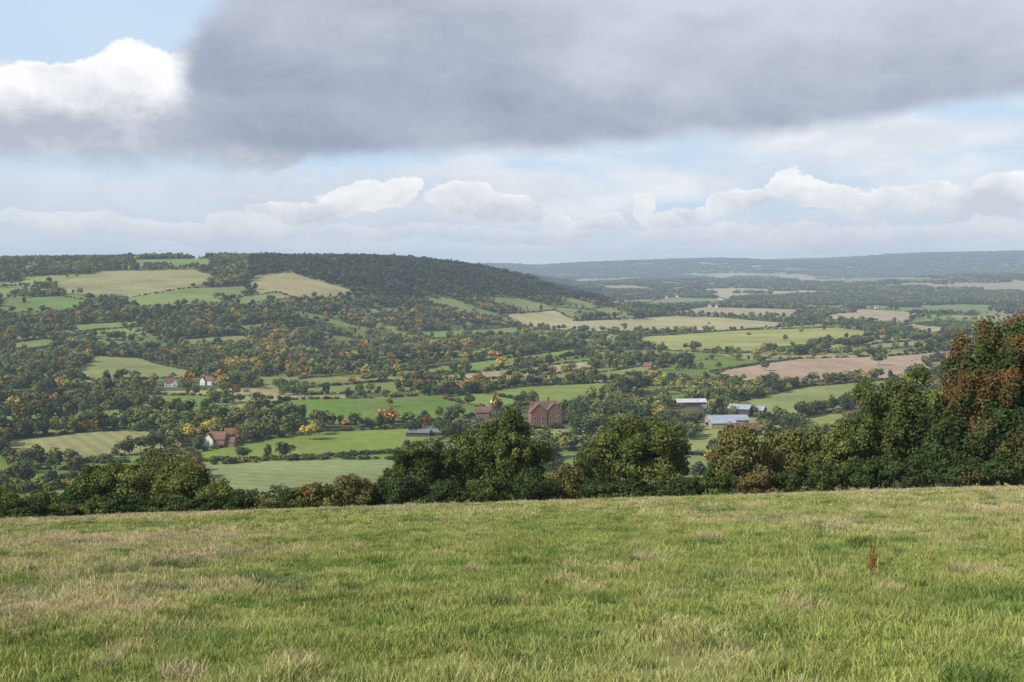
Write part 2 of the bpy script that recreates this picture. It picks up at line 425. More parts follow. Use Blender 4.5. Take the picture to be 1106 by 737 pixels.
def hedge(pts,step=3.2,treep=.07,hh=(1.8,3.6),close=False,fillp=.9,trh=(6,11)):
    W=[ground(*p) for p in pts]
    if close: W.append(W[0])
    for a,b in zip(W[:-1],W[1:]):
        Ld=np.hypot(*(b-a)[:2]); n=int(max(2,Ld/step)) 
        if n>500: n=500
        t=(np.arange(n)+rng.random(n))/n
        x=a[0]+(b[0]-a[0])*t+rng.normal(0,.8,n); y=a[1]+(b[1]-a[1])*t+rng.normal(0,.8,n)
        x=x+6*(vn(t*Ld/50,t*0+a[0],5)-.5); 
        k=rng.random(n)<fillp*np.where(vn(t*Ld/25,t*0+a[1],9)>.10,1,.15)
        tc=vn(t*Ld/60,t*0+a[1]*.37,19)
        x=x[k];y=y[k];tc=tc[k];n=len(x)
        if n==0: continue
        tr=rng.random(n)<np.where(tc>.55,treep*3.5,treep*.3)
        h=np.where(tr,rng.uniform(trh[0],trh[1],n),rng.uniform(hh[0],hh[1],n))
        add(x,y,h,h*np.where(tr,rng.uniform(.9,1.3,n),rng.uniform(1.3,1.9,n)),np.where(tr,rng.integers(0,8,n),rng.integers(10,13,n)),tints(rng,x,y,np.full(n,.18))*.75)
for i,f in enumerate(FIELDS):
    mp=np.mean([p[1] for p in f[0]])
    if mp<310: continue
    hedge(f[0],close=True,step=3.0 if mp>345 else 6,treep=.12 if mp>345 else .14)
hedge([(310,498),(430,489),(520,492),(600,486),(700,489)],hh=(2,4))
hedge([(0,505),(95,500),(210,500)],hh=(2.5,4.5),treep=.25)
hedge([(0,532),(80,526)],hh=(4,6),treep=.2); hedge([(0,524),(70,520)],hh=(3,5))
hedge([(800,462),(860,452),(960,428)],treep=.4,hh=(3,6),trh=(7,12))
hedge([(440,470),(540,468)],treep=.5,hh=(3,6),trh=(7,13)); hedge([(540,472),(562,470)],treep=.5,hh=(3,6)); hedge([(566,463),(610,463)],treep=0,hh=(3.0,4.5)); hedge([(620,470),(640,470),(720,478)],treep=.5,hh=(3,6),trh=(7,13))
hedge([(620,446),(680,436),(740,440)],treep=.6,hh=(3,6),trh=(8,13))
hedge([(618,347),(700,345)],treep=.8,trh=(12,17),step=5)
hedge([(740,378),(860,384),(940,372),(1040,366)],treep=.5,trh=(8,13))
hedge([(0,455),(90,452),(180,460),(260,462),(330,452)],treep=.6,trh=(8,13))
hedge([(30,450),(170,447),(280,455)],treep=.6,trh=(8,13))
hedge([(330,395),(420,388),(520,378),(620,368)],treep=.3); hedge([(340,378),(440,370),(560,362)],treep=.3); hedge([(320,410),(400,402),(470,398)],treep=.3)
YEL=np.array([.46,.34,.055]); YG=np.array([.31,.31,.08]); OR=np.array([.44,.22,.055]); DK=np.array([.08,.105,.04]); RU=np.array([.26,.12,.045])
for (a,b,hh_,ww,v,t) in [(534,449,20,15,8,YEL*.9),(516,447,13,12,2,OR*.8),(323,468,9,9,1,YEL),(310,466,6,6,2,OR),(949,395,14,17,4,DK*1.2),(133,408,9,14,1,DK),
  (712,420,9,16,0,YG),(735,422,10,18,1,YG),(757,424,10,18,2,YG*1.1),(778,420,9,14,3,YG),(700,412,8,12,3,YG),(720,426,9,16,3,YG*.8),(745,428,9,16,0,YG*.9),(795,390,9,14,1,YG),(815,388,11,15,2,YG*1.1),(835,388,10,14,4,YG),(905,383,9,14,1,YG),(925,384,9,15,1,YG),
  (345,470,10,11,0,DK*1.5),(440,458,9,14,1,DK*1.6),(640,440,10,14,3,DK),(665,442,9,12,4,DK*1.5),(625,458,10,15,4,DK*1.4),(500,466,9,14,0,YG*.7),(480,466,8,14,2,DK),(650,476,10,14,2,DK*1.4),(700,470,11,14,3,DK),(720,462,10,15,1,DK),
  (845,455,9,10,1,YG),(852,463,7,9,1,YG*.8),(870,470,10,14,2,DK),(735,470,11,13,5,DK),(745,475,9,13,5,DK*1.3),(545,463,10,13,1,DK),(553,466,8,10,1,DK*1.3),(618,452,10,12,1,DK*1.2),
  (40,530,7,10,1,YG*.8),(20,532,7,10,2,YG*.7),(10,500,9,12,1,DK*1.3),(40,500,10,14,1,DK*1.2),(60,508,9,12,1,DK),(80,512,10,13,2,DK*1.2),(25,512,9,12,3,DK*1.4),
  (270,395,9,9,1,OR),(300,375,8,9,2,YEL*.8),(460,385,8,8,1,OR*.9),(500,395,8,8,2,OR),(205,380,9,9,0,YEL*.7),(350,400,8,9,3,YEL*.8),(410,375,8,9,1,OR*.8),(170,440,8,9,1,YG),(420,440,8,9,1,YG),(575,395,8,8,1,RU),(545,385,8,8,1,RU)]:
    g0=ground(a,b); add(g0[0],g0[1],hh_,ww,v,t)
P_=np.concatenate(P);S_=np.concatenate(S);R_=np.concatenate(Rr);V_=np.concatenate(Vv);T_=np.concatenate(Tn)
EXTRA=[(206,474,'b'),(664,458,'b'),(700,399,'b')]
cx_,cy_=proj(P_[:,0],P_[:,1],P_[:,2]+S_[:,2]*.7); bx_,by_=proj(P_[:,0],P_[:,1],P_[:,2])
kk=np.ones(len(P_),bool)
for (x0,x1,y0,y1,b) in CLEAR+[(a-8,a+8,b-9,b+3,b-3) for a,b,_ in EXTRA]: kk&=~((cx_>x0)&(cx_<x1)&(cy_>y0)&(cy_<y1)&(by_>b-4)&(S_[:,2]>4.6))
n_valley=int(kk.sum())
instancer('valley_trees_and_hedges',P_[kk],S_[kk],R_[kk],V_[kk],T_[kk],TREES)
# far woods
P=[];S=[];Rr=[];Vv=[];Tn=[]; n_far=0
for (y0,y1,sp_,sc) in [(2700,4500,40,58),(4500,8000,72,95),(8000,13500,135,155)]:
    gx,gy=np.meshgrid(np.arange(-y1*.47,y1*.47,sp_),np.arange(y0,y1,sp_))
    gx=gx.ravel()+rng.uniform(-.4,.4,gx.size)*sp_; gy=gy.ravel()+rng.uniform(-.4,.4,gy.size)*sp_
    k=(np.abs(gx)<gy*.46)&((gx>-.16*gy)|(gy<3300)); gx=gx[k];gy=gy[k]
    gz=T(gx,gy); px,py=proj(gx,gy,gz); ct2,h2=cell(gx,gy)
    w=np.where(ct2==0,.92,.03)
    onhill=(px<600)&(gy<5000); w=np.where(onhill,.9,w)
    w=np.where(gy>9500,np.maximum(w,.7),w)
    w=np.where((gy>5600)&(gy<7000),np.maximum(w,.4),w)
    w=np.where(infields(px,py)>=0,0,w)
    e=(cell(gx+sp_*.7,gy)[1]!=h2)|(cell(gx,gy+sp_*.7)[1]!=h2); w=np.where(e&(infields(px,py)<0),np.maximum(w,.4),w)
    k=rng.random(len(gx))<w; gx,gy,px,py=gx[k],gy[k],px[k],py[k]; n=len(gx)
    s=sc*rng.uniform(.8,1.2,n); vz=np.interp(sc,[55,150],[48,66])
    P.append(np.stack([gx,gy,T(gx,gy)-1],1)); S.append(np.stack([s*1.15,s,vz*rng.uniform(.8,1.25,n)],1))
    q=np.zeros((n,3)); q[:,2]=rng.uniform(0,6.28,n); Rr.append(q); Vv.append(rng.integers(0,5,n))
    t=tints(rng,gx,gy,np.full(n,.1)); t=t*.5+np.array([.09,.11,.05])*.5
    Tn.append(t*np.where(((px<640)&(gy<5000))[:,None],.45,.95)); n_far+=n  # ridge woods tinted darker, continuing the painted cloud shadow
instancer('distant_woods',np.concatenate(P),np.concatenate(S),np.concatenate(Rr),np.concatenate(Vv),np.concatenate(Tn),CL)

# ---------------------------------------------------------------- near trees at the pasture edge
def near_tree(name,pxc,pytop,wpx,dist,col,seed,kind='dome',lo=.12,leaf=.25,dens=1.0,col2=None,skirt=False):
    r=np.random.default_rng(seed)
    y=dist; x=(pxc-553)/F*y*1.0
    z0=float(T(x,y)); d=ray(pxc,pytop); ztop=CAMZ+d[2]/d[1]*y
    H=max(1.5,ztop-z0); Wd=wpx/F*y/2
    base_h=H*lo; rz=(H-base_h)/2*1.02; zc=base_h+rz
    vol=Wd*Wd*rz
    nleaf=int(np.clip(950*vol**.72*dens,2500,26000)); nl=int(np.clip(40+vol*.45,40,190))
    lr=(.10,.25) if vol>60 else (.16,.34)
    Q,c,C,R=crown(r,Wd,rz,zc,nl,nleaf,leaf,lr,kind,inner=.4,stray=.35)
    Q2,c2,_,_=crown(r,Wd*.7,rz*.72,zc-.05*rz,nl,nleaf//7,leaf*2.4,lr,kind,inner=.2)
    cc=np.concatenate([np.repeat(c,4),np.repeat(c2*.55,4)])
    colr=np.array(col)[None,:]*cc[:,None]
    if col2 is not None:
        Va=np.concatenate([Q,Q2]).reshape(-1,3); w=ss(.42,.68,fbm(Va[:,0]/1.6+seed,Va[:,2]/1.6+Va[:,1]*.3,5,3))[:,None]
        colr=colr*(1-w)+np.array(col2)[None,:]*cc[:,None]*w
    parts=[Q,Q2]; mi=[np.zeros(len(Q)+len(Q2))]
    tr=.035*H+.05
    fork=np.array([r.normal(0,.2),r.normal(0,.2),max(base_h*1.3,H*.28)])
    wd=[tube((0,0,-.6),fork,tr*1.3,tr*.85,9)]
    for q in C[np.argsort(R)[-12:]]:
        mid=fork*.5+q*.5+r.normal(0,.25,3); wd.append(tube(fork,mid,tr*.55,tr*.32,6)); wd.append(tube(mid,q,tr*.32,tr*.1,5))
    wd=np.concatenate(wd); parts.append(wd); mi.append(np.ones(len(wd)))
    Vq=np.concatenate(parts)
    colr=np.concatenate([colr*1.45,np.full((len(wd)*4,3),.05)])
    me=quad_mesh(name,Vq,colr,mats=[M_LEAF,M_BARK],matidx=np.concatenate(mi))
    return obj(name,me,loc=(x,y,z0),rotz=0)
G1=(.06,.085,.022); G2=(.095,.118,.034); G3=(.042,.062,.02); OL=(.115,.115,.036); BR=(.12,.088,.035); RST=(.11,.070,.026)
NT=[('oak_tree',150,489,140,128,G2,OL),('oak_tree',105,499,70,124,G1,G2),('oak_tree',198,500,76,122,OL,G1),
 ('oak_tree',458,472,112,122,G3,G1),('oak_tree',520,462,120,132,G1,G2),('oak_tree',550,446,92,124,G1,G2),
 ('oak_tree',690,443,118,121,G2,G1),('oak_tree',640,486,70,132,G1,G3),
 ('hawthorn_tree',800,466,80,118,OL,BR),('hawthorn_tree',855,462,80,122,OL,G1),
 ('oak_tree',915,450,95,119,G2,G1),('oak_tree',975,396,110,117,G1,G2),('oak_tree',1010,430,80,126,G2,OL),
 ('beech_tree',1072,338,105,114,G1,RST),('beech_tree',1118,345,90,110,G3,RST),('oak_tree',1035,440,90,112,G3,G1),('beech_tree',1100,430,90,106,G3,BR)]
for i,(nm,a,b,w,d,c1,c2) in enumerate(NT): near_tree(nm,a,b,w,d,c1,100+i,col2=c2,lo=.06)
NB=[(20,536,56,104,G3,None),(60,545,44,106,OL,G1),(45,528,60,125,G1,G2),(5,522,50,128,G2,None),(78,522,44,122,G3,G1),(235,520,60,115,G2,OL),(262,534,50,110,G3,None),(290,532,50,110,OL,G1),(318,526,50,112,G2,None),(345,518,52,112,OL,BR),(378,514,56,112,OL,BR),(400,518,44,114,G1,None),
 (430,510,50,112,G3,None),(480,520,60,112,G3,None),(530,515,60,112,G1,None),(575,505,60,113,G3,None),(612,500,50,114,OL,BR),(640,515,50,112,G3,None),(745,514,46,112,G3,None),(722,500,40,116,G2,None),(775,508,50,112,G1,OL),
 (820,508,50,110,BR,G1),(860,505,50,110,G3,OL),(895,500,50,110,G1,None),(945,495,60,110,G3,G1),(990,490,60,109,G3,None),(1040,490,70,106,G3,BR),(1090,488,70,104,G3,None),(690,515,60,111,G3,None),(660,520,40,111,G1,None),(125,532,60,112,G3,None),(175,532,60,112,G1,None),(212,535,46,110,G3,None),(90,542,40,108,G2,None)]
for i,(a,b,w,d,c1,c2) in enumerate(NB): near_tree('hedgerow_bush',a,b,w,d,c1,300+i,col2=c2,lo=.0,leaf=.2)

# ---------------------------------------------------------------- pasture grass
def grass_patch(r,n,size,hr,w,straw,nseed):
    x=r.uniform(-.5,.5,(n,2))*size
    cc=r.uniform(-.5,.5,(14,2))*size; k=r.random(n)<.6; x[k]=cc[r.integers(0,14,k.sum())]+r.normal(0,.06,(k.sum(),2))
    h=r.uniform(*hr,n); isst=r.random(n)<straw
    a=r.uniform(0,6.28,n); lean=r.uniform(.3,1.3,n)*h
    B=np.stack([x[:,0],x[:,1],np.full(n,-.03)],1)
    tip=B+np.stack([np.cos(a)*lean,np.sin(a)*lean,h+.03],1)
    b2=r.uniform(0,3.14,n); sd=np.stack([np.cos(b2),np.sin(b2),b2*0],1)*(w*r.uniform(.6,1.3,n))[:,None]*.5
    midp=B*.45+tip*.55+np.stack([-np.cos(a)*lean*.12,-np.sin(a)*lean*.12,h*.08],1)
    Q1=np.stack([B-sd,B+sd,midp+sd*.8,midp-sd*.8],1); Q2=np.stack([midp-sd*.8,midp+sd*.8,tip+sd*.15,tip-sd*.15],1)
    br=r.uniform(.65,1.35,n)
    c=np.stack([br,br,br],1); c[isst]=np.array([1.4,1.2,1.7])*br[isst][:,None]
    cols=[np.repeat(c*.9,4,0),np.repeat(c*1.1,4,0)]
    Qs=[Q1,Q2]
    if nseed:
        x=r.uniform(-.5,.5,(nseed,2))*size; h=r.uniform(.10,.22,nseed); a=r.uniform(0,6.28,nseed)
        B=np.stack([x[:,0],x[:,1],x[:,0]*0],1); tip=B+np.stack([np.cos(a)*h*.45,np.sin(a)*h*.45,h],1)
        sd=np.stack([np.cos(a+1),np.sin(a+1),a*0],1)*.002; md=B*.25+tip*.75
        Qs+= [np.stack([B-sd,B+sd,md+sd,md-sd],1),np.stack([md-sd*1.5,md+sd*4,tip+sd,tip-sd*3],1)]
        c=np.array([1.4,1.25,1.7])*r.uniform(.6,1.1,nseed)[:,None]; cols+=[np.repeat(c,4,0)]*2
    return quad_mesh('grass',np.concatenate(Qs),np.concatenate(cols),mats=[M_GRASS])
r=np.random.default_rng(12)
gm=[grass_patch(r,1500,1.1,(.02,.06),.008,.16,0) for i in range(4)]+[grass_patch(r,1300,1.1,(.03,.095),.008,.36,14) for i in range(3)]+[grass_patch(r,360,.42,(.05,.15),.008,.35,5) for i in range(3)]
gm+=[grass_patch(r,650,1.1,(.02,.06),.016,.16,0) for i in range(3)]+[grass_patch(r,600,1.1,(.03,.10),.015,.36,6) for i in range(3)]
GR=mkcoll('grass_kind',gm)
pts=[]
for (y0,y1,sp_) in [(7.5,22,.66),(22,50,.95),(50,111,1.35)]:
    gx,gy=np.meshgrid(np.arange(-y1*.47-1,y1*.47+1,sp_),np.arange(y0,y1,sp_))
    gx=gx.ravel()+rng.uniform(-.5,.5,gx.size)*sp_; gy=gy.ravel()+rng.uniform(-.5,.5,gy.size)*sp_
    k=np.abs(gx)<gy*.44+1.5; pts.append(np.stack([gx[k],gy[k],np.full(k.sum(),sp_)],1))
pts=np.concatenate(pts); x,y=pts[:,0],pts[:,1]; n=len(x)
tt=pasture(x,y); tall=rng.random(n)<(.12+.7*tt); fr=y>42
var=np.where(tall,np.where(fr,rng.integers(13,16,n),rng.integers(4,7,n)),np.where(fr,rng.integers(10,13,n),rng.integers(0,4,n)))
tuft=rng.random(n)<.20; var=np.where(tuft,rng.integers(7,10,n),var)
tn=(GREEN*(1-tt)[:,None]+TAN*tt[:,None])*1.15*rng.uniform(.80,1.20,n)[:,None]
dkm=rng.random(n)<.17; tn=np.where(dkm[:,None],tn*np.array([.50,.66,.6]),tn)
tn=np.where((tuft&(rng.random(n)<.28))[:,None],TAN*1.1,tn)
s=rng.uniform(.8,1.25,n)*np.interp(pts[:,2],[.66,1.35],[1,1.4])
R=np.zeros((n,3)); R[:,2]=rng.uniform(0,6.28,n)
instancer('pasture_grass',np.stack([x,y,T(x,y)],1),np.stack([s,s,s*rng.uniform(.6,1.35,n)],1),R,var,tn,GR)
n_grass=n

# ---------------------------------------------------------------- dock plant
def near_pt(px,py):
    d=ray(px,py); t=np.linspace(5,140,4000); X=d[0]*t;Y=d[1]*t;Z=CAMZ+d[2]*t
    i=np.nonzero(Z<T(X,Y))[0][0]; return np.array([X[i],Y[i],float(T(X[i],Y[i]))])
M_DOCK=foliage('dock_seed',False)
def dock(px,py,h,seed,dens=150):
    r=np.random.default_rng(seed); p=near_pt(px,py); qs=[];cs=[]
    for k in range(3):
        a=r.uniform(0,6.28); tip=np.array([math.cos(a)*h*.16*(k>0),math.sin(a)*h*.16*(k>0),h*(1-.2*k)])
        t=tube((0,0,-.03),tip,.006,.003,5); qs.append(t); cs.append(np.full((len(t)*4,3),(.16,.06,.03)))
        n=dens; u=r.uniform(.3,1,n); u=np.round(u*9+r.normal(0,.25,n))/9; Pp=tip*u[:,None]+r.normal(0,.014,(n,3))*(1.3-u)[:,None]*1.6
        q=leaves(r,Pp,rdir(r,n),.018); qs.append(q); cs.append(np.repeat(np.array([.28,.11,.05])*r.uniform(.6,1.4,n)[:,None],4,0))
    for k in range(9):
        a=r.uniform(0,6.28); b=np.array([math.cos(a),math.sin(a),.5])*.16; q=leaves(r,b[None,:]*.8,np.array([[0,0,1.]]),.16,.2); qs.append(q); cs.append(np.full((4,3),(.12,.11,.03)))
    obj('dock_plant',quad_mesh('dock_plant',np.concatenate(qs),np.concatenate(cs),mats=[M_DOCK]),loc=p)
dock(940,628,.66,1)

# ---------------------------------------------------------------- buildings
W_BRICK=simple('brick',(.23,.12,.085),.9,.3,1.5); W_WHITE=simple('render_white',(.66,.64,.60),.8,.08,.6); W_FLINT=simple('stone',(.30,.27,.22),.9,.2,1)
R_TILE=simple('clay_tile',(.17,.10,.072),.85,.3,.8); R_ORANGE=simple('orange_tile',(.27,.14,.09),.85,.3,.8); R_SLATE=simple('slate',(.16,.17,.19),.6,.2,.8)
R_METAL=simple('sheet_roof',(.30,.35,.40),.6,.2,.3); R_PALE=simple('pale_roof',(.50,.51,.53),.6,.12,.3); W_WOOD=simple('weatherboard',(.07,.06,.055),.9,.3,1.5)
M_GLASS=simple('window_glass',(.03,.035,.045),.1,.1,1); M_FRAME=simple('window_frame',(.75,.74,.7),.6,.05,1)
def boxq(x0,x1,y0,y1,z0,z1):
    v=np.array([[x0,y0,z0],[x1,y0,z0],[x1,y1,z0],[x0,y1,z0],[x0,y0,z1],[x1,y0,z1],[x1,y1,z1],[x0,y1,z1]],float)
    return v[np.array([[0,1,5,4],[1,2,6,5],[2,3,7,6],[3,0,4,7],[4,5,6,7],[3,2,1,0]])]
def gable(cx,cy,w,d,h,rh,along='x',ov=.5):
    Wl=[boxq(-w/2,w/2,-d/2,d/2,-2,h)[:4]]; hd=d/2
    for s in (-1,1):
        X=s*w/2; Wl.append(np.array([[[X,-hd,h],[X,hd,h],[X,0.01,h+rh],[X,-.01,h+rh]]]))
    Rf=[]
    for s in (-1,1):
        e=hd+ov; ze=h-ov*rh/hd; t=.25
        a=[-w/2-ov*.6,s*e,ze+.05]; b=[w/2+ov*.6,s*e,ze+.05]; c=[w/2+ov*.6,0,h+rh+.05]; dd=[-w/2-ov*.6,0,h+rh+.05]
        up=np.array([0,0,t]); A=np.array([a,b,c,dd]); Bq=A+up
        Rf.append(np.stack([A,Bq,np.array([A[0],A[1],Bq[1],Bq[0]]),np.array([A[1],A[2],Bq[2],Bq[1]]),np.array([A[3],A[0],Bq[0],Bq[3]])]))
    Wl=np.concatenate(Wl); Rf=np.concatenate(Rf)
    if along=='y':
        rot=lambda q: np.stack([-q[...,1],q[...,0],q[...,2]],-1); Wl=rot(Wl);Rf=rot(Rf)
    o=np.array([cx,cy,0]); return Wl+o,Rf+o
def building(name,loc,rot,blocks,wall,roof,chim=(),wins=True,cone=None,scale=1.,whiteblocks=()):
    e=bpy.data.objects.new(name,None); scene.collection.objects.link(e); e.location=loc; e.rotation_euler[2]=rot; e.scale=(scale,)*3
    Ws=[];Rs=[];Gs=[];Fs=[];W2=[]
    for bi,(cx,cy,w,d,h,rh,al) in enumerate(blocks):
        a,b=gable(cx,cy,w,d,h,rh,al); (W2 if bi in whiteblocks else Ws).append(a);Rs.append(b)
        if wins:
            ww,dd=(w,d) if al=='x' else (d,w)
            for fl in range(max(1,int(h//2.8))):
                z=1+fl*2.8
                nx=max(1,int(ww//3.2))
                for k in range(nx):
                    X=cx-ww/2+(k+.5)*ww/nx
                    for s in (-1,1):
                        Y=cy+s*dd/2; y0,y1=sorted((Y,Y+s*.05)); Fs.append(boxq(X-.65,X+.65,y0,y1,z-.1,z+1.4)); y0,y1=sorted((Y+s*.02,Y+s*.08)); Gs.append(boxq(X-.5,X+.5,y0,y1,z,z+1.3))
                ny=max(1,int(dd//3.5))
                for k in range(ny):
                    Y=cy-dd/2+(k+.5)*dd/ny
                    for s in (-1,1):
                        X=cx+s*ww/2; x0,x1=sorted((X,X+s*.05)); Fs.append(boxq(x0,x1,Y-.65,Y+.65,z-.1,z+1.4)); x0,x1=sorted((X+s*.02,X+s*.08)); Gs.append(boxq(x0,x1,Y-.5,Y+.5,z,z+1.3))
    obj('walls',quad_mesh('walls',np.concatenate(Ws),mats=[wall]),e); obj('roof',quad_mesh('roof',np.concatenate(Rs),mats=[roof]),e)
    if W2: obj('rendered_walls',quad_mesh('walls',np.concatenate(W2),mats=[W_WHITE]),e)
    if Gs: obj('windows',quad_mesh('windows',np.concatenate(Gs),mats=[M_GLASS]),e); obj('window_frames',quad_mesh('frames',np.concatenate(Fs),mats=[M_FRAME]),e)
    if chim:
        obj('chimneys',quad_mesh('chimneys',np.concatenate([np.concatenate([boxq(x-.6,x+.6,y-.45,y+.45,z0,z1),boxq(x-.72,x+.72,y-.57,y+.57,z1,z1+.25)]) for x,y,z0,z1 in chim]),mats=[W_BRICK]),e)
    if cone:
        x,y,rr,h0,h1=cone
        obj('kiln',quad_mesh('kiln',np.concatenate([tube((x,y,-1),(x,y,h0),rr,rr,16)]),mats=[W_BRICK]),e)
        obj('kiln_roof',quad_mesh('kiln_roof',tube((x,y,h0),(x,y,h1),rr+.3,.7,16),mats=[R_TILE]),e)
        obj('cowl',quad_mesh('cowl',np.concatenate([tube((x,y,h1-.2),(x+.5,y,h1+2.4),.8,.15,10)]),mats=[M_FRAME]),e)
    return e
def at(px,py): return ground(px,py)
building('brick_house',at(587,458),.25,[(0,0,15,8,7.5,5,'x'),(-4.5,-3.5,6,9,7.5,4.5,'y'),(4.5,-3.5,5,9,7.5,4.5,'y'),(10,1,6,6,4.5,3,'x')],W_BRICK,R_TILE,[(-3,1,9,14.5),(3,1,9,14.5),(8.5,0,7,11)],scale=1.15)
building('oast_house',at(521,452),.1,[(0,0,9,6,4.5,3,'x')],W_BRICK,R_TILE,cone=(6,0,2.6,5.5,10.5))
building('tiled_house',at(236,482),-.2,[(0,0,11,6.5,5,4,'x'),(-4.5,-3,4.5,6,4.6,3.4,'y'),(8,1,6,5,3,2.6,'x')],W_BRICK,R_TILE,[(2,0,7,11),(-5,0,7,10)],whiteblocks=(1,),scale=.9)
building('tiled_cottage',at(250,475),.5,[(0,0,9,6,4,3.4,'x')],W_BRICK,R_ORANGE,[(3,0,6,9)],scale=.9)
building('white_cottage',at(183,418),.3,[(0,0,10,7,5,4,'x'),(5,-3,5,6,5,3.5,'y')],W_WHITE,R_TILE,[(0,0,7,11)],scale=.8)
building('white_cottage',at(225,416),-.3,[(0,0,12,7,5,4,'x'),(-4,-3,5,6,5,3.5,'y')],W_WHITE,R_TILE,[(0,0,7,11)],scale=.8)
building('farm_barn',at(785,460),.15,[(0,0,26,10,4,2.6,'x'),(-6,-9,16,7,3.2,1.8,'x')],W_FLINT,R_METAL,wins=False)
building('farm_barn',at(800,449),-.5,[(0,0,15,10,5,2.4,'x'),(10,6,10,8,4,2,'x')],W_WOOD,R_METAL,wins=False)
building('farm_barn',at(746,439),.12,[(0,0,22,8,3.2,2,'x')],W_WOOD,R_PALE,wins=False)
building('farm_barn',at(768,446),.3,[(0,0,14,8,3.6,2.2,'x')],W_WOOD,R_SLATE,wins=False)
building('tiled_barn',at(806,470),.2,[(0,0,17,8,3.5,3.6,'x')],W_WOOD,R_TILE,wins=False)
building('tiled_barn',at(716,476),-.2,[(0,0,14,8,3.5,3.6,'x')],W_WOOD,R_TILE,wins=False)
building('farm_shed',at(452,471),-.1,[(0,0,14,6,2.4,1.6,'x'),(10,3,8,5,2.4,1.6,'x')],W_WOOD,R_SLATE,wins=False)
rb=np.random.default_rng(5)
for a,b,tp in EXTRA:
    building('white_cottage' if tp=='w' else 'tiled_cottage',at(a,b),rb.uniform(-.6,.6),[(0,0,rb.uniform(9,11),6,4.2,3.2,'x')],W_WHITE if tp=='w' else W_BRICK,R_TILE,[(2.5,0,6,8.8)],scale=.9)
for k in range(34):
    a=rb.choice([rb.uniform(660,900),rb.uniform(640,740),rb.uniform(840,960)]); b=rb.uniform(321,334)
    building('village_house',at(a,b),rb.uniform(-.6,.6),[(0,0,rb.uniform(9,15),8,5,3.5,'x')],W_WHITE if rb.random()<.55 else W_BRICK,R_TILE if rb.random()<.5 else R_SLATE,[(3,0,7,10.5)],wins=False)

# bird
def bird(px,py,D):
    d=ray(px,py); p=np.array([0,0,CAMZ])+d*D
    q=[tube((0,-.3,0),(0,.05,0),.03,.09,8),tube((0,.05,0),(0,.3,.02),.09,.03,8),tube((0,.3,.02),(0,.4,.02),.05,.01,6),
       np.array([[[0.05,-.05,.02],[.45,.02,.16],[.45,.2,.16],[.05,.15,.02]],[[.45,.02,.16],[.9,-.12,.1],[.88,-.02,.1],[.45,.2,.16]],
        [[-0.05,-.05,.02],[-.45,.02,.16],[-.45,.2,.16],[-.05,.15,.02]],[[-.45,.02,.16],[-.9,-.12,.1],[-.88,-.02,.1],[-.45,.2,.16]],[[-.03,-.3,0],[.03,-.3,0],[.12,-.5,0],[-.12,-.5,0]]])]
    obj('bird',quad_mesh('bird',np.concatenate(q),mats=[simple('feathers',(.05,.045,.04))]),loc=p,rotz=.6)
bird(520,132,420)

# ---------------------------------------------------------------- air haze
mh,nt,out=newmat('haze'); L=nt.links.new
D=8.4e-5; HC=np.array([.44,.545,.69])
ab=nt.nodes.new('ShaderNodeVolumeAbsorption'); ab.inputs[0].default_value=(0,0,0,1); ab.inputs[1].default_value=D
em=nt.nodes.new('ShaderNodeEmission'); em.inputs[0].default_value=(*HC,1); em.inputs[1].default_value=D  # even glow in place of sunlight scattered by the air
ad=nt.nodes.new('ShaderNodeAddShader'); L(ab.outputs[0],ad.inputs[0]); L(em.outputs[0],ad.inputs[1]); L(ad.outputs[0],out.inputs['Volume'])
obj('atmosphere_haze',quad_mesh('haze',boxq(-16000,16000,-2000,14500,-300,290),mats=[mh]))

# ---------------------------------------------------------------- sky
SUN_AZ=math.radians(-120); SUN_EL=math.radians(37)
w=bpy.data.worlds.new('World'); scene.world=w; w.use_nodes=True; nt=w.node_tree
try:
    w.cycles.sampling_method='NONE'
except Exception as e: print(e)
for n in list(nt.nodes): nt.nodes.remove(n)
L=nt.links.new; out=nt.nodes.new('ShaderNodeOutputWorld')
sky=nt.nodes.new('ShaderNodeTexSky'); sky.sky_type='NISHITA'; sky.sun_disc=False; sky.sun_elevation=SUN_EL; sky.sun_rotation=SUN_AZ; sky.altitude=150
bg=nt.nodes.new('ShaderNodeBackground'); bg.inputs[1].default_value=.10; L(sky.outputs[0],bg.inputs[0])
tc=nt.nodes.new('ShaderNodeTexCoord'); sx=nt.nodes.new('ShaderNodeSeparateXYZ'); L(tc.outputs['Generated'],sx.inputs[0])
m_=lambda op,a,b=None,c=None,clamp=False: mth(nt,op,a,b,c,clamp)
A=m_('MULTIPLY',m_('ARCTAN2',sx.outputs[0],sx.outputs[1]),F); E=m_('MULTIPLY',m_('ARCSINE',sx.outputs[2]),F)
def ae(px,py):
    d=ray(px,py); return math.atan2(d[0],d[1])*F, math.atan2(d[2],math.hypot(d[0],d[1]))*F
def cxyz(x,y,z=0):
    c=nt.nodes.new('ShaderNodeCombineXYZ')
    for i,v in enumerate((x,y,z)):
        if isinstance(v,(int,float)): c.inputs[i].default_value=v
        else: L(v,c.inputs[i])
    return c.outputs[0]
def noise(a,e,sa,se,detail=8,rough=.55,seed=0.,col=False):
    n=nt.nodes.new('ShaderNodeTexNoise'); n.inputs['Scale'].default_value=1; n.inputs['Detail'].default_value=detail; n.inputs['Roughness'].default_value=rough
    L(cxyz(m_('DIVIDE',a,sa),m_('DIVIDE',e,se),seed),n.inputs['Vector'])
    return n.outputs['Color'] if col else n.outputs['Fac']
def sstep(a,b,x):
    n=nt.nodes.new('ShaderNodeMapRange'); n.interpolation_type='SMOOTHSTEP'; 
    for i,v in ((0,x),(1,a),(2,b)):
        if isinstance(v,(int,float)): n.inputs[i].default_value=v
        else: L(v,n.inputs[i])
    return n.outputs[0]
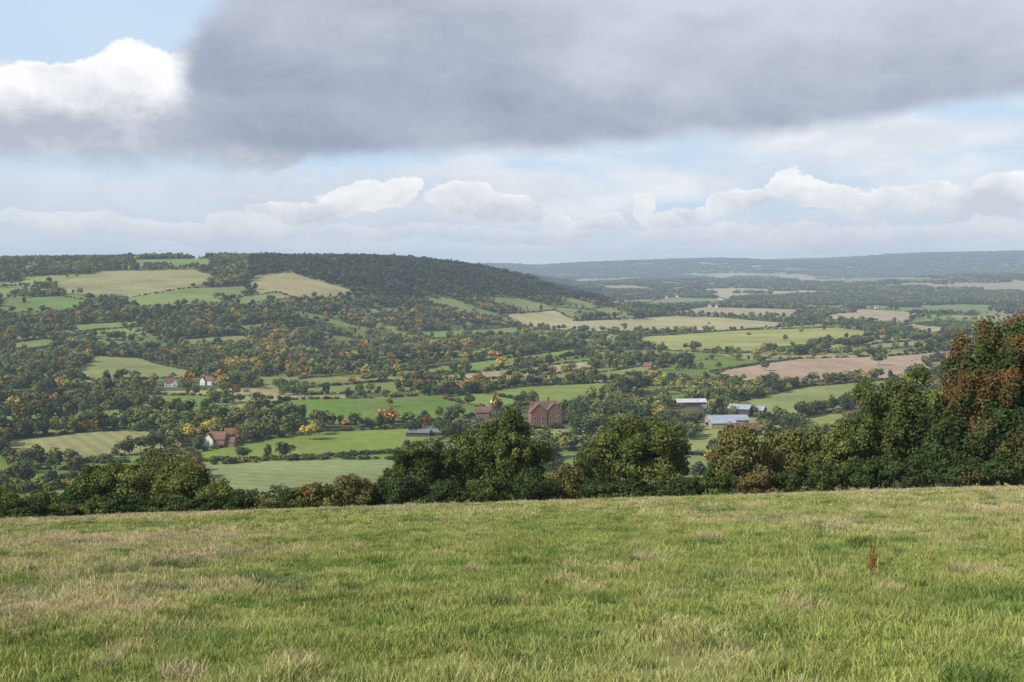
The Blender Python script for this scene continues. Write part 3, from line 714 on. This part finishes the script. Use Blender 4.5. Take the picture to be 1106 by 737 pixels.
def mixc(f,a,b):
    n=nt.nodes.new('ShaderNodeMix'); n.data_type='RGBA'
    for i,v in ((0,f),(6,a),(7,b)):
        if isinstance(v,(int,float)): n.inputs[i].default_value=v
        elif isinstance(v,(tuple,list,np.ndarray)): n.inputs[i].default_value=(*[float(q) for q in v],1)
        else: L(v,n.inputs[i])
    return n.outputs[2]
def sep(c):
    s=nt.nodes.new('ShaderNodeSeparateColor'); L(c,s.inputs[0]); return s.outputs
wb=sep(noise(A,E,260,170,3,.5,1.3,True)); wsn=sep(noise(A,E,62,46,5,.6,4.1,True))
c5=lambda s,k: m_('MULTIPLY',m_('SUBTRACT',s,.5),k)
A0=m_('ADD',A,c5(wb[0],190)); E0=m_('ADD',E,c5(wb[1],70))
A1=m_('ADD',m_('ADD',A,c5(wb[0],40)),c5(wsn[0],62)); E1=m_('ADD',m_('ADD',E,c5(wb[1],20)),c5(wsn[1],46))
A2=m_('ADD',A0,c5(wsn[0],60)); E2=m_('ADD',E0,c5(wsn[1],34))
bil=wsn[2]
nl=noise(A0,E,380,95,4,.55,7.7)
nm=noise(A2,E2,190,80,4,.55,3.3)
def lc(*c,k=1.): return lin(*c)*k
horiz=m_('SUBTRACT',1.0,sstep(15,95,E))
f1=m_('MAXIMUM',sstep(.43,.68,nl),m_('MULTIPLY',horiz,.7)); f1=m_('MAXIMUM',f1,.18)
veil=mixc(sstep(.35,.62,nm),lc(220,224,232),lc(244,244,245))
col=mixc(f1,lc(188,215,241),veil)
def puffs(lst,AA=A1,EE=E1):
    o=None
    for (px,py,rx,ry) in lst:
        a,e=ae(px,py); u=m_('DIVIDE',m_('SUBTRACT',AA,a),rx); v=m_('DIVIDE',m_('SUBTRACT',EE,e),ry)
        d=m_('SUBTRACT',1.0,m_('ADD',m_('MULTIPLY',u,u),m_('MULTIPLY',v,v)))
        o=d if o is None else m_('MAXIMUM',o,d)
    return o
def band(col,lst,pyb,pyt,dark,bright,soft=.3,k=1.4,op=1.,fade=26,AA=A1,EE=E1):
    b=ae(553,pyb)[1]; t=ae(553,pyt)[1]
    d=puffs(lst,AA,EE); mask=m_('MULTIPLY',m_('MULTIPLY',sstep(0,soft,d),sstep(b-fade*.5,b+fade*.6,EE)),op)
    rim=m_('SUBTRACT',1.0,sstep(.0,.55,d))
    sh=m_('ADD',m_('ADD',m_('MULTIPLY',sstep(b,t,EE),.75),m_('MULTIPLY',rim,.25)),c5(bil,k),clamp=True)
    return mixc(mask,col,mixc(sh,dark,bright))
# broad soft grey shelves
col=band(col,[(120,225,260,44),(380,235,220,40),(700,246,260,24),(980,240,240,32),(1180,215,160,46)],262,185,lc(206,210,219),lc(238,238,241),.9,1.6,.6,30,A2,E2)
col=band(col,[(300,205,130,34),(480,200,150,30)],228,172,lc(204,208,217),lc(238,238,241),.8,1.8,.6,30,A2,E2)
# cumulus line
col=band(col,[(385,216,60,18),(430,208,26,16),(500,214,42,22),(540,224,36,20),(572,229,16,12),(330,230,60,13)],252,200,lc(206,208,217),lc(255,254,252),.28,2.4,.97)
col=band(col,[(690,225,14,17),(712,239,28,10),(640,242,36,11),(600,240,20,9)],258,214,lc(210,213,221),lc(254,253,251),.3,2.2,.92,16)
col=band(col,[(845,196,30,17),(878,210,50,15),(800,216,38,14),(930,219,46,13),(985,214,26,13),(1015,212,24,14),(1095,204,38,22),(1060,224,44,13),(760,228,40,9)],246,190,lc(206,210,219),lc(255,254,252),.27,2.4,.97)
col=band(col,[(840,252,180,11),(1040,250,140,14),(480,254,200,10),(200,252,180,12),(60,240,70,12),(260,241,50,11)],270,236,lc(208,213,222),lc(245,244,243),.5,1.9,.8,14)
# left cumulus with bright crown
d3=puffs([(150,98,68,54),(95,104,58,42),(210,106,48,52),(30,116,68,44),(-40,112,80,48),(70,150,260,46)])
m3=m_('MULTIPLY',sstep(0,.2,d3),sstep(88,120,E2))
eb=m_('ADD',m_('ADD',sstep(138,192,E1),m_('MULTIPLY',m_('SUBTRACT',1.0,sstep(0,.4,d3)),.35)),c5(bil,1.7),clamp=True)
c3=mixc(eb,lc(180,185,199),lc(255,255,255)); col=mixc(m3,col,c3)
# large dark cloud
B=m_('ADD',122.0,m_('MULTIPLY',m_('MAXIMUM',m_('ADD',A0,60.0),0.0),.085))
eL=m_('ADD',A2,m_('MULTIPLY',m_('SUBTRACT',E,190.0),-.22))
m4=m_('MULTIPLY',sstep(m_('SUBTRACT',B,11.0),m_('ADD',B,12.0),m_('ADD',m_('MULTIPLY',E2,.6),m_('MULTIPLY',E,.4))),sstep(-352,-312,eL))
nd=noise(A2,E2,300,120,5,.55,9.2)
v4=m_('ADD',m_('ADD',c5(nd,1.9),c5(bil,.6)),m_('ADD',m_('MULTIPLY',sstep(120,300,E0),.50),m_('MULTIPLY',sstep(-300,500,A),.40)),clamp=True)
c4=mixc(v4,lc(149,158,177),lc(205,210,223))
c4=mixc(m_('MULTIPLY',m_('SUBTRACT',1.0,sstep(-345,-270,eL)),.5),c4,lc(184,190,205))
brk=m_('SUBTRACT',1.0,m_('MULTIPLY',sstep(380,600,E),sstep(.42,.58,noise(A0,E0,600,500,2,.5,2.2))))
m4=m_('MULTIPLY',m4,brk)
col=mixc(m4,col,c4)
cb=nt.nodes.new('ShaderNodeBackground'); L(col,cb.inputs[0]); cb.inputs[1].default_value=1.08
cf=m_('MAXIMUM',m4,m_('MAXIMUM',m3,m_('SUBTRACT',1.0,m_('MULTIPLY',sstep(300,700,E),.8))))
cf=m_('MULTIPLY',cf,.96)
ms=nt.nodes.new('ShaderNodeMixShader'); L(cf,ms.inputs[0]); L(bg.outputs[0],ms.inputs[1]); L(cb.outputs[0],ms.inputs[2]); L(ms.outputs[0],out.inputs[0])
# sun
sd=Vector((math.sin(SUN_AZ)*math.cos(SUN_EL),math.cos(SUN_AZ)*math.cos(SUN_EL),math.sin(SUN_EL)))
l=bpy.data.lights.new('sun','SUN'); l.energy=5.0; l.angle=math.radians(.6); l.color=(1,.95,.86)
o=bpy.data.objects.new('sun',l); scene.collection.objects.link(o); o.rotation_euler=(-sd).to_track_quat('-Z','Y').to_euler(); o.location=(0,0,300)
# camera
c=bpy.data.cameras.new('camera'); c.sensor_width=36; c.lens=F/1106*36; c.clip_end=90000; c.clip_start=.1
o=bpy.data.objects.new('camera',c); scene.collection.objects.link(o); o.location=(0,0,CAMZ); o.rotation_euler=(math.pi/2-PITCH,0,0); scene.camera=o
print('done',time.time()-t00,n_mid,n_valley,n_far,n_grass)
